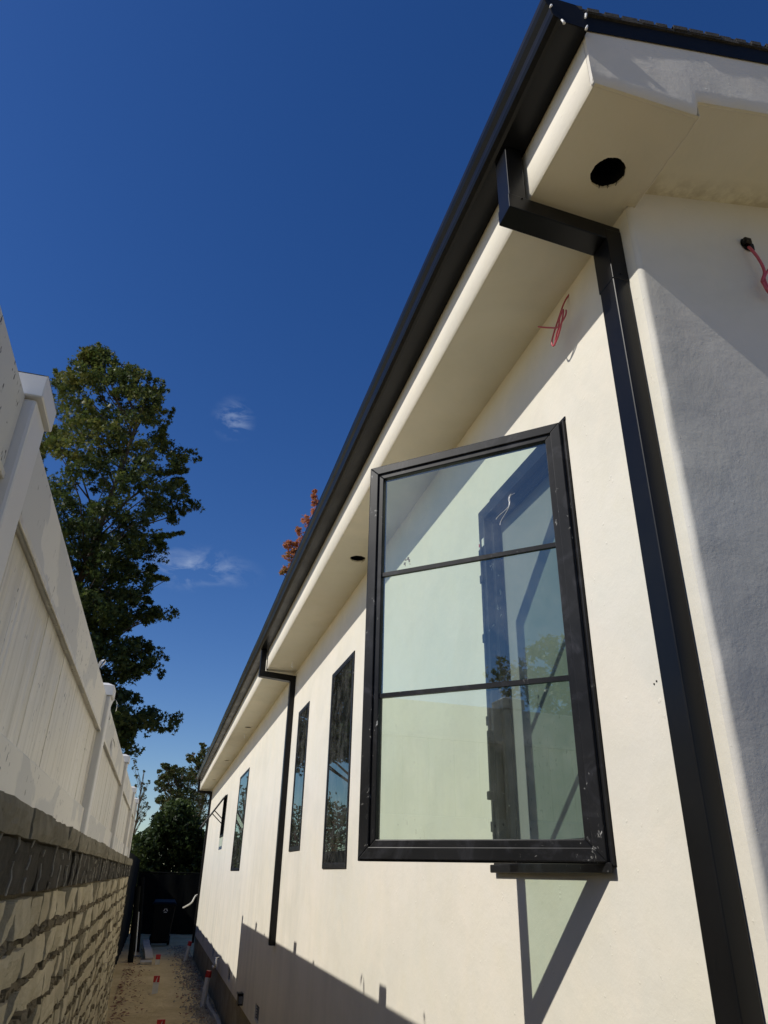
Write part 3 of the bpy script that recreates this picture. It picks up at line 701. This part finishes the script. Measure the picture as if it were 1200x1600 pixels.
for x in (-.4, 2.0, 4.4): link('post', MB().tube([(x, 24.25, GZ-.1), (x, 24.25, .0)], .024, 8), BLACKF, bf)
link('top_tube', MB().tube([(-.42, 24.25, -.02), (5.5, 24.25, -.02)], .018, 8), BLACKF, bf)

# wheeled bin
by, bx = 20.3, .35
bn = thing('wheelie_bin', 'black wheeled bin with a small white emblem, before the dark end fence', 'bin', (bx, by, GZ))
b0, b1 = .20, .265
body = MB().hexa([(bx-b0, by, GZ+.08), (bx+b0, by, GZ+.08), (bx+b0, by+.42, GZ+.03), (bx-b0, by+.42, GZ+.03), (bx-b1, by-.08, GZ+.86), (bx+b1, by-.08, GZ+.86), (bx+b1, by+.5, GZ+.86), (bx-b1, by+.5, GZ+.86)])
link('body', body, BIN, bn, bevel=.03, seg=3)
link('rim', MB().box(bx-b1-.02, bx+b1+.02, by-.10, by+.52, GZ+.835, GZ+.88), BIN, bn, bevel=.012, seg=2)
lid = MB().hexa([(bx-b1-.02, by-.12, GZ+.882), (bx+b1+.02, by-.12, GZ+.882), (bx+b1+.02, by+.54, GZ+.882), (bx-b1-.02, by+.54, GZ+.882), (bx-b1+.03, by-.08, GZ+.925), (bx+b1-.03, by-.08, GZ+.925), (bx+b1-.03, by+.5, GZ+.97), (bx-b1+.03, by+.5, GZ+.97)])
link('lid', lid, BIN, bn, bevel=.012, seg=2)
for sx in (-1, 1):
    w = MB().tube([(bx+sx*(b0-.02), by+.46, GZ+.10), (bx+sx*(b0+.04), by+.46, GZ+.10)], .10, 18); link('wheel', w, BIN, bn, smooth=False)
link('handle', MB().tube([(bx-.2, by+.57, GZ+.87), (bx+.2, by+.57, GZ+.87)], .018, 8), BIN, bn)
em = MB(); zc = GZ+.745; yy = by-.074
for k in range(3):
    t = math.pi/2+k*2.0944; u = math.pi/2+(k+1)*2.0944; r = .06; r2 = .03
    p = lambda t, r: (bx+.04+r*math.cos(t), yy-.002*(zc-GZ), zc+r*math.sin(t))
    em.add([p(t+.25, r), p(u-.25, r), p(u-.35, r2), p(t+.35, r2)], [(0, 1, 2, 3)])
link('emblem', em, WHITEP, bn)

# stakes and risers
def stake(x, y, h, label, rnd_=False, lean=(0, 0), mark=True):
    t = thing('pipe_riser' if rnd_ else 'survey_stake', label, 'pipe' if rnd_ else 'stake', (x, y, GZ), 'white markers with red tops along the path')
    lx, ly = lean; T = (x+lx, y+ly, GZ+h)
    if rnd_:
        link('pipe', MB().tube([(x, y, GZ-.05), T], .036, 14), WHITEP, t, smooth=False)
        d = Vector(T)-Vector((x, y, GZ)); q = Vector((x, y, GZ))+d*(1-.07/h)
        link('red_band', MB().tube([q, Vector(T)+d.normalized()*.004], .0385, 14), REDP, t)
    else:
        w = .040
        link('slat', MB().hexa([(x-w, y, GZ-.05), (x+w, y, GZ-.05), (x+w, y+.02, GZ-.05), (x-w, y+.02, GZ-.05), (T[0]-w, T[1], T[2]), (T[0]+w, T[1], T[2]), (T[0]+w, T[1]+.02, T[2]), (T[0]-w, T[1]+.02, T[2])]), WHITEP, t)
        z0 = T[2]-.075; w2 = w+.003
        link('red_band', MB().box(T[0]-w2, T[0]+w2, T[1]-.004, T[1]+.025, z0, T[2]+.003), REDP, t)
        if mark:
            m = MB().add([(T[0]-.012, T[1]-.0055, z0+.0), (T[0]+.004, T[1]-.0055, z0+.0), (T[0]+.016, T[1]-.0055, z0+.075), (T[0]+.002, T[1]-.0055, z0+.045)], [(0, 1, 2, 3)])
            link('white_mark', m, WHITEP, t)
stake(.30, 16.4, .17, 'short white stake with a red top, beside the plank', mark=False)
stake(.255, 12.8, .21, 'white stake with red and white top, standing mid path')
stake(.30, 9.6, .15, 'lowest red topped stake, at the bottom edge of the picture')
stake(.855, 11.5, .40, 'tall round white pipe with red top, nearest the foundation', True, (.04, .0))
stake(.82, 17.0, .34, 'leaning white pipe with red top, farther off near the house end', True, (.07, .0))

# plank, pad, long thin pole, rolls of fabric
pk = MB(); w = .15; N = 8
for i in range(N+1):
    t = i/N; x = .14-.10*t; y = 16.9+2.9*t; z = GZ+.05+.10*t+.025*math.sin(t*6); pk.v += [(x-w/2, y, z), (x+w/2, y, z), (x+w/2, y, z+.03), (x-w/2, y, z+.03)]
for i in range(N):
    for k in range(4): a = 4*i+k; b = 4*i+(k+1) % 4; pk.f.append((a, b, b+4, a+4))
pk.f += [(0, 3, 2, 1), (4*N, 4*N+1, 4*N+2, 4*N+3)]
tag(link('plank', pk, PLANKM, base=(.14, 17, GZ+.05)), 'pale warped plank lying lengthwise on the dirt left of the bin', 'plank')
tag(link('paving_slab', MB().box(-.02, .20, 16.5, 16.85, GZ+.0, GZ+.045), PLANKM, base=(.09, 16.7, GZ), bevel=.005), 'pale flat slab under the front end of the plank', 'slab')
pl = thing('long_handled_scraper', 'thin pale pole with a flat foot leaning by the left fence', 'tool', (-.13, 17.9, GZ))
link('handle', MB().tube([(-.13, 17.9, GZ+.02), (-.20, 18.1, GZ+.80)], .012, 7), WHITEP, pl); link('blade', MB().box(-.2, -.05, 17.83, 17.95, GZ+.012, GZ+.03), MESHG, pl)
for i, (x, y, tx, h) in enumerate(((-.20, 17.0, -.28, 1.30), (-.12, 19.0, -.25, 1.45))):
    mb = MB().tube([(x, y, GZ-.01), ((x+tx)/2+.01, y, GZ+h/2), (tx, y+.05, GZ+h)], .055, 14)
    tag(link('fabric_roll', mb, BLACKF, base=(x, y, GZ), smooth=False), ['shorter black roll leaning upright against the left dark fence', 'taller black roll leaning against the left dark fence, behind the shorter one'][i], 'roll', 'black rolls leaning on the fence')
edge = MB(); N = 14
for i in range(N+1):
    y = 8.6+4.4*i/N; x = 1.0-.06-.02*math.sin(i*.9); edge.v += [(x-.03, y, GZ-.03), (x+.03, y, GZ-.03), (x+.02, y, GZ+.05), (x-.02, y, GZ+.045)]
for i in range(N):
    for k in range(4): a = 4*i+k; b = 4*i+(k+1) % 4; edge.f.append((a, b, b+4, a+4))
edge.f += [(0, 3, 2, 1), (4*N, 4*N+1, 4*N+2, 4*N+3)]
tag(link('board', edge, PLANKM, base=(.94, 10.8, GZ)), 'pale narrow form board lying along the foot of the foundation', 'board')

# ================================================================== TREES
def leaf_mesh(name, centers, radii, per, size, mat, parent, seed, star=True, tone=None, flat=.75, up=.25):
    rg = np.random.default_rng(seed); per = np.full(len(centers), per) if np.isscalar(per) else np.array(per); n = int(per.sum())
    cen = np.repeat(np.array(centers), per, 0); rad = np.repeat(np.array(radii), per)
    d = rg.normal(size=(n, 3)); d /= np.linalg.norm(d, axis=1)[:, None]; rr_ = rg.random(n)**.45
    p = cen+d*(rad*rr_)[:, None]*np.array([1, 1, flat])
    nrm = rg.normal(size=(n, 3)); nrm[:, 2] = np.abs(nrm[:, 2])+up; nrm /= np.linalg.norm(nrm, axis=1)[:, None]
    a = np.cross(nrm, rg.normal(size=(n, 3))); a /= np.linalg.norm(a, axis=1)[:, None]; b = np.cross(nrm, a)
    sz = size*rg.uniform(.65, 1.25, n)
    if star:
        K = 10; ang = np.arange(K)*2*np.pi/K; rd = np.where(np.arange(K) % 2 == 0, 1., .42); rd[5] = .25
    else:
        K = 4; ang = np.arange(K)*np.pi/2; rd = np.array([1, .5, 1, .5])
    cx = (np.cos(ang)*rd); cy = (np.sin(ang)*rd); bend = .25*(cx**2)
    V = p[:, None, :]+sz[:, None, None]*(cx[None, :, None]*a[:, None, :]+cy[None, :, None]*b[:, None, :]-bend[None, :, None]*nrm[:, None, :])
    V = V.reshape(-1, 3); Wv = np.stack([S*V[:, 0], S*V[:, 1], S*(V[:, 2]-GZ)], 1)-np.array(ORG[parent.name])
    me = bpy.data.meshes.new(name); me.vertices.add(len(Wv)); me.vertices.foreach_set('co', Wv.ravel())
    me.loops.add(n*K); me.loops.foreach_set('vertex_index', np.arange(n*K, dtype=np.int32))
    me.polygons.add(n); me.polygons.foreach_set('loop_start', np.arange(0, n*K, K, dtype=np.int32)); me.polygons.foreach_set('loop_total', np.full(n, K, dtype=np.int32))
    me.update()
    base_t = np.zeros(len(centers)) if tone is None else np.array(tone)
    t = np.clip(np.repeat(base_t, per)+rg.normal(.35, .2, n), 0, 1)
    at = me.attributes.new('tone', 'FLOAT', 'FACE'); at.data.foreach_set('value', t.astype(np.float32))
    me.materials.append(mat); o = bpy.data.objects.new(name, me); C.objects.link(o); o.parent = parent; ORG[o.name] = ORG[parent.name]; return o
def limbs(root, base, top, centers, r0, parent, seed, frac=.22, start=.15):
    rg = random.Random(seed); mb = MB(); base = Vector(base); top = Vector(top)
    K = 10; tr = [base.lerp(top, k/K)+Vector((noise1(k*.5, seed, .06), noise1(k*.4, seed+3, .06), 0))*(1 if k else 0)*(top.z-base.z)*.12 for k in range(K+1)]
    mb.tube(tr, r0, 10, r0*.12); tk = link('trunk', mb, BARK, parent, smooth=True)
    lb = MB()
    for c in centers:
        if rg.random() > frac: continue
        c = Vector(c); hz = (c.z-base.z)/(top.z-base.z); t = max(start, min(.93, hz-rg.uniform(.08, .2))); p = base.lerp(top, t)
        m_ = p.lerp(c, .5)+Vector((rg.uniform(-.1, .1), rg.uniform(-.1, .1), rg.uniform(-.05, .15)))*(c-p).length*.5
        lb.tube([p, m_, c], r0*.28*(1-t*.6), 5, r0*.04)
    link('limb', lb, BARK, parent, smooth=True)
YT = 20.6
def img_dir(px, py):
    v = RM @ Vector((px-600, -(py-800), -1111.)); return v/v.y
# big sweetgum behind the fence: widths of the crown by height, read as a profile of a real tree at 20 units away
tree = thing('tall_tree', 'tall dark green sweetgum rising behind the vinyl fence', 'tree', (-4.4, YT, GZ))
prof_R = [(540, 160), (560, 186), (580, 225), (592, 250), (640, 264), (690, 262), (710, 296), (740, 290), (785, 304), (805, 288), (850, 262), (880, 252), (930, 236), (960, 256), (985, 205), (1020, 250), (1060, 226), (1080, 205), (1125, 262), (1140, 214), (1170, 200)]
prof_L = [(540, 152), (580, 95), (610, 72), (700, 55), (800, 30), (900, 20), (1000, 25), (1100, 60), (1170, 120)]
def interp(pr, y):
    for (a, b), (c, d) in zip(pr, pr[1:]):
        if a <= y <= c: return b+(d-b)*(y-a)/(c-a)
    return pr[-1][1]
cens, rads, tones = [], [], []; rg = random.Random(21)
while len(cens) < 1500:
    py = 548+rg.random()**.93*615; xl, xr = interp(prof_L, py), interp(prof_R, py)
    u = rg.random(); px = xl+(xr-xl)*u
    lobe = math.sin(px*.075+1.1)*math.sin(py*.062+.4)+.6*math.sin(px*.021-py*.045+2)
    if lobe > .62 and rg.random() < .72: continue
    if (u > .80 or py < 640) and math.sin(py*.16+px*.03)+.5*math.sin(py*.41) > .45 and rg.random() < .85: continue
    d = img_dir(px-4, py)
    hw = (xr-xl)/2*YT/1111*.9; dy = rg.uniform(-1, 1)*math.sqrt(max(.05, 1-(2*u-1)**2))*min(hw, 2.3)
    Y = YT+dy; cens.append((d.x*Y, Y, d.z*Y)); edge_ = min(1, min(u, 1-u)*5)
    rads.append(rg.uniform(.16, .40)*(.55+.45*edge_)); tones.append((.62 if py < 720 else .10)*rg.random()-(.12 if py > 780 else 0)+(.3 if rg.random() < .12 and py < 1000 else 0)+(.12 if u < .4 and py < 760 else 0))  # sunlit top and upper left, shaded lower crown painted into the leaf tones
for (y0_, tipx, tipy, n_) in ((700, 310, 708, 4), (790, 313, 790, 4), (862, 262, 868, 3), (955, 273, 957, 4), (1022, 258, 1024, 4), (1040, 257, 1045, 3), (1128, 282, 1126, 5), (1175, 214, 1174, 3), (620, 262, 606, 2)):
    for k in range(n_*4):    # long thin sprays that break the outline
        t = k/(n_*4-1); px = tipx-70*(1-t)*(.9 if tipx > 200 else .2); py = tipy+(y0_-tipy)*(1-t)+(0 if tipx > 200 else 40*(1-t)); Y = YT+.3; d = img_dir(px, py)
        
        cens.append((d.x*Y+rg.uniform(-.08, .08), Y+rg.uniform(-.3, .3), d.z*Y+rg.uniform(-.22, .12))); rads.append((.24-.08*t)*rg.uniform(.6, 1.3)); tones.append(.0)
for bx_, by_, tx_, ty_ in ((157, 600, 155, 537), (140, 600, 128, 562), (172, 600, 180, 563), (190, 610, 196, 578), (205, 620, 214, 590), (225, 640, 234, 583), (240, 650, 256, 597), (120, 610, 108, 575), (100, 620, 86, 578), (245, 690, 272, 640), (150, 590, 148, 555), (250, 740, 292, 735), (240, 840, 285, 832), (232, 900, 262, 905)):
    for k in range(13):      # upright leafy shoots and side twigs
        t = k/12; Y = YT+rg.uniform(-.25, .25); d = img_dir(bx_+(tx_-bx_)*t+rg.uniform(-3, 3)*(1-t), by_+(ty_-by_)*t)
        cens.append((d.x*Y, Y, d.z*Y)); rads.append((.20-.13*t)*rg.uniform(.7, 1.2)); tones.append(.35*rg.random())
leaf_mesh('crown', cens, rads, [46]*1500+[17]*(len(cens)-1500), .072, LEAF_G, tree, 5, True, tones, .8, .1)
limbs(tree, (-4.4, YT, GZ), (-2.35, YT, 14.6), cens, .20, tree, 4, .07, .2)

def round_tree(name, label, base, cz, rx, rz, ncl, per, size, mat, seed, star=False, tone=0, crad=(.25, .5), group=None, lump=.35, tr=.12, shell=.45):
    t = thing(name, label, 'tree', base, group); rg = random.Random(seed); cs, rs, ts = [], [], []
    for k in range(ncl):
        v = Vector((rg.gauss(0, 1), rg.gauss(0, 1), rg.gauss(0, 1))).normalized(); q = shell+(1-shell)*rg.random()**.6
        l = 1+lump*math.sin(3*math.atan2(v.y, v.x)+seed)*math.cos(4*v.z+seed)
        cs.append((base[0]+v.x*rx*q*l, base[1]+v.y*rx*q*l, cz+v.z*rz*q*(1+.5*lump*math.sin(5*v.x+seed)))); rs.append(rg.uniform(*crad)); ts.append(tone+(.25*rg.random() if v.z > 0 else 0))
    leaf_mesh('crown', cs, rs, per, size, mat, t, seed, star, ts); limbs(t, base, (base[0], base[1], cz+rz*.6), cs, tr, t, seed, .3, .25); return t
# rust-red tree whose top shows over the eave
rt = thing('red_tree', 'rust red autumn tree whose tips show above the roof edge', 'tree', (5.2, 25, GZ)); cs, rs, ts = [], [], []
rg = random.Random(5)
for k in range(150):
    z = 6+7.6*rg.random()**.8; w = 2.1*math.sqrt(max(.03, 1-((z-9.2)/5)**2)); a = rg.random()*6.28
    cs.append((5.4+w*math.cos(a)*rg.random()**.4, 25+w*math.sin(a)*rg.random()**.4, z)); rs.append(rg.uniform(.25, .5)); ts.append(.1*rg.random())
for px, py, r in ((492, 785, .16), (491, 800, .20), (486, 820, .26), (478, 812, .22), (497, 812, .3), (474, 838, .24), (466, 828, .12), (485, 845, .3), (460, 850, .12), (470, 848, .22), (500, 790, .16), (455, 860, .16), (452, 848, .12), (447, 852, .12), (449, 868, .16), (458, 872, .18), (462, 862, .14), (456, 885, .18), (445, 890, .14), (450, 893, .14), (468, 882, .2), (440, 895, .08), (476, 860, .2), (492, 768, .08), (490, 776, .12)):
    d = img_dir(px, py); Y = 24.6; cs.append((d.x*Y, Y, d.z*Y)); rs.append(r*1.0); ts.append(.0 if py < 862 else .35)
leaf_mesh('crown', cs, rs, 44, .085, LEAF_R, rt, 8, True, ts, 1.0); limbs(rt, (5.2, 25, GZ), (4.9, 25, 12.8), cs, .22, rt, 9, .5, .3)
# far trees beyond the end fence, traced loosely from their outlines and given depth
def outline_tree(name, label, base, pts, Y, dep, ncl_each, per, size, mat, seed, tone, tr=.12, group='trees beyond the end fence', top=None):
    t = thing(name, label, 'tree', base, group); rg = random.Random(seed); cs, rs, ts = [], [], []
    for px, py, r in pts:
        for k in range(ncl_each):
            yy = Y+rg.uniform(-dep, dep); d = img_dir(px+rg.gauss(0, r*.6), py+rg.gauss(0, r*.6)); cs.append((d.x*yy, yy, d.z*yy)); rs.append(r/1111*Y*rg.uniform(.3, .7)); ts.append(tone+rg.uniform(-.1, .25))
    leaf_mesh('crown', cs, rs, per, size, mat, t, seed, False, ts)
    limbs(t, base, top or (base[0], base[1], max(c[2] for c in cs)*.9), cs, tr, t, seed, .35, .3); return t
outline_tree('broadleaf_tree', 'medium tree with purplish green leaves beyond the end fence, left of the taller one', (.5, 31, GZ),
    [(256, 1196, 4), (262, 1205, 7), (273, 1200, 6), (268, 1215, 11), (280, 1212, 10), (254, 1212, 6), (258, 1228, 9), (247, 1223, 4), (272, 1232, 13), (290, 1225, 12), (292, 1210, 9), (285, 1245, 13), (262, 1246, 10), (250, 1248, 6), (300, 1240, 12), (272, 1262, 13), (257, 1264, 8), (295, 1262, 14), (282, 1278, 14), (262, 1280, 10), (305, 1275, 14)],
    31, 1.1, 14, 30, .052, LEAF_M, 31, -.12)
outline_tree('broadleaf_tree', 'tallest tree beyond the end fence, with reddish tips beside the far eave', (1.5, 33, GZ),
    [(317, 1166, 5), (318, 1178, 8), (308, 1186, 7), (299, 1184, 5), (296, 1188, 3), (322, 1192, 11), (310, 1200, 9), (303, 1212, 8), (318, 1212, 12), (312, 1230, 12), (322, 1245, 14), (310, 1255, 13), (326, 1225, 12), (318, 1275, 14), (332, 1205, 12), (336, 1230, 14)],
    33, 1.2, 14, 30, .052, LEAF_M, 33, -.06)
outline_tree('sparse_tree', 'sparse thin tree with bare twigs just beyond the vinyl fence end', (-.9, 29, GZ),
    [(212, 1190, 3), (210, 1200, 4), (214, 1212, 3), (222, 1225, 3), (226, 1232, 4), (232, 1222, 3), (224, 1243, 5), (229, 1255, 4), (222, 1262, 5), (226, 1272, 4), (232, 1262, 3), (220, 1280, 4), (224, 1205, 1.5), (218, 1248, 5), (213, 1230, 4)],
    29, .5, 6, 9, .036, LEAF_M, 35, .0, .07)
# dark hedge wall in front of them
hd = thing('hedge', 'dense dark hedge behind the end fence', 'hedge', (1.0, 26.5, GZ)); cs, rs, ts = [], [], []; rg = random.Random(77)
for k in range(900):
    x = rg.uniform(-.75, 4.2); topz = 1.15+.65*math.exp(-((x-.35)/.9)**2)+.25*math.sin(x*3.3)+(0 if x > -.2 else -.5*(-.2-x))
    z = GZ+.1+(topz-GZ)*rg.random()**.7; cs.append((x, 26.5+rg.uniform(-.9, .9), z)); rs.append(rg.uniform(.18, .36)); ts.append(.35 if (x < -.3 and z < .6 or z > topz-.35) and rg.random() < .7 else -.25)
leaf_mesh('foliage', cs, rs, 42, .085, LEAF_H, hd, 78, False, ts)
st = MB()
for k in range(9): x = -.4+.5*k; st.tube([(x, 26.5, GZ-.05), (x+.05, 26.45, GZ+1.2), (x+.1, 26.5, 1.0)], .05, 7, .015)
link('stem', st, BARK, hd, smooth=True)
# neighbour's trees behind the left: mirrored in the window panes
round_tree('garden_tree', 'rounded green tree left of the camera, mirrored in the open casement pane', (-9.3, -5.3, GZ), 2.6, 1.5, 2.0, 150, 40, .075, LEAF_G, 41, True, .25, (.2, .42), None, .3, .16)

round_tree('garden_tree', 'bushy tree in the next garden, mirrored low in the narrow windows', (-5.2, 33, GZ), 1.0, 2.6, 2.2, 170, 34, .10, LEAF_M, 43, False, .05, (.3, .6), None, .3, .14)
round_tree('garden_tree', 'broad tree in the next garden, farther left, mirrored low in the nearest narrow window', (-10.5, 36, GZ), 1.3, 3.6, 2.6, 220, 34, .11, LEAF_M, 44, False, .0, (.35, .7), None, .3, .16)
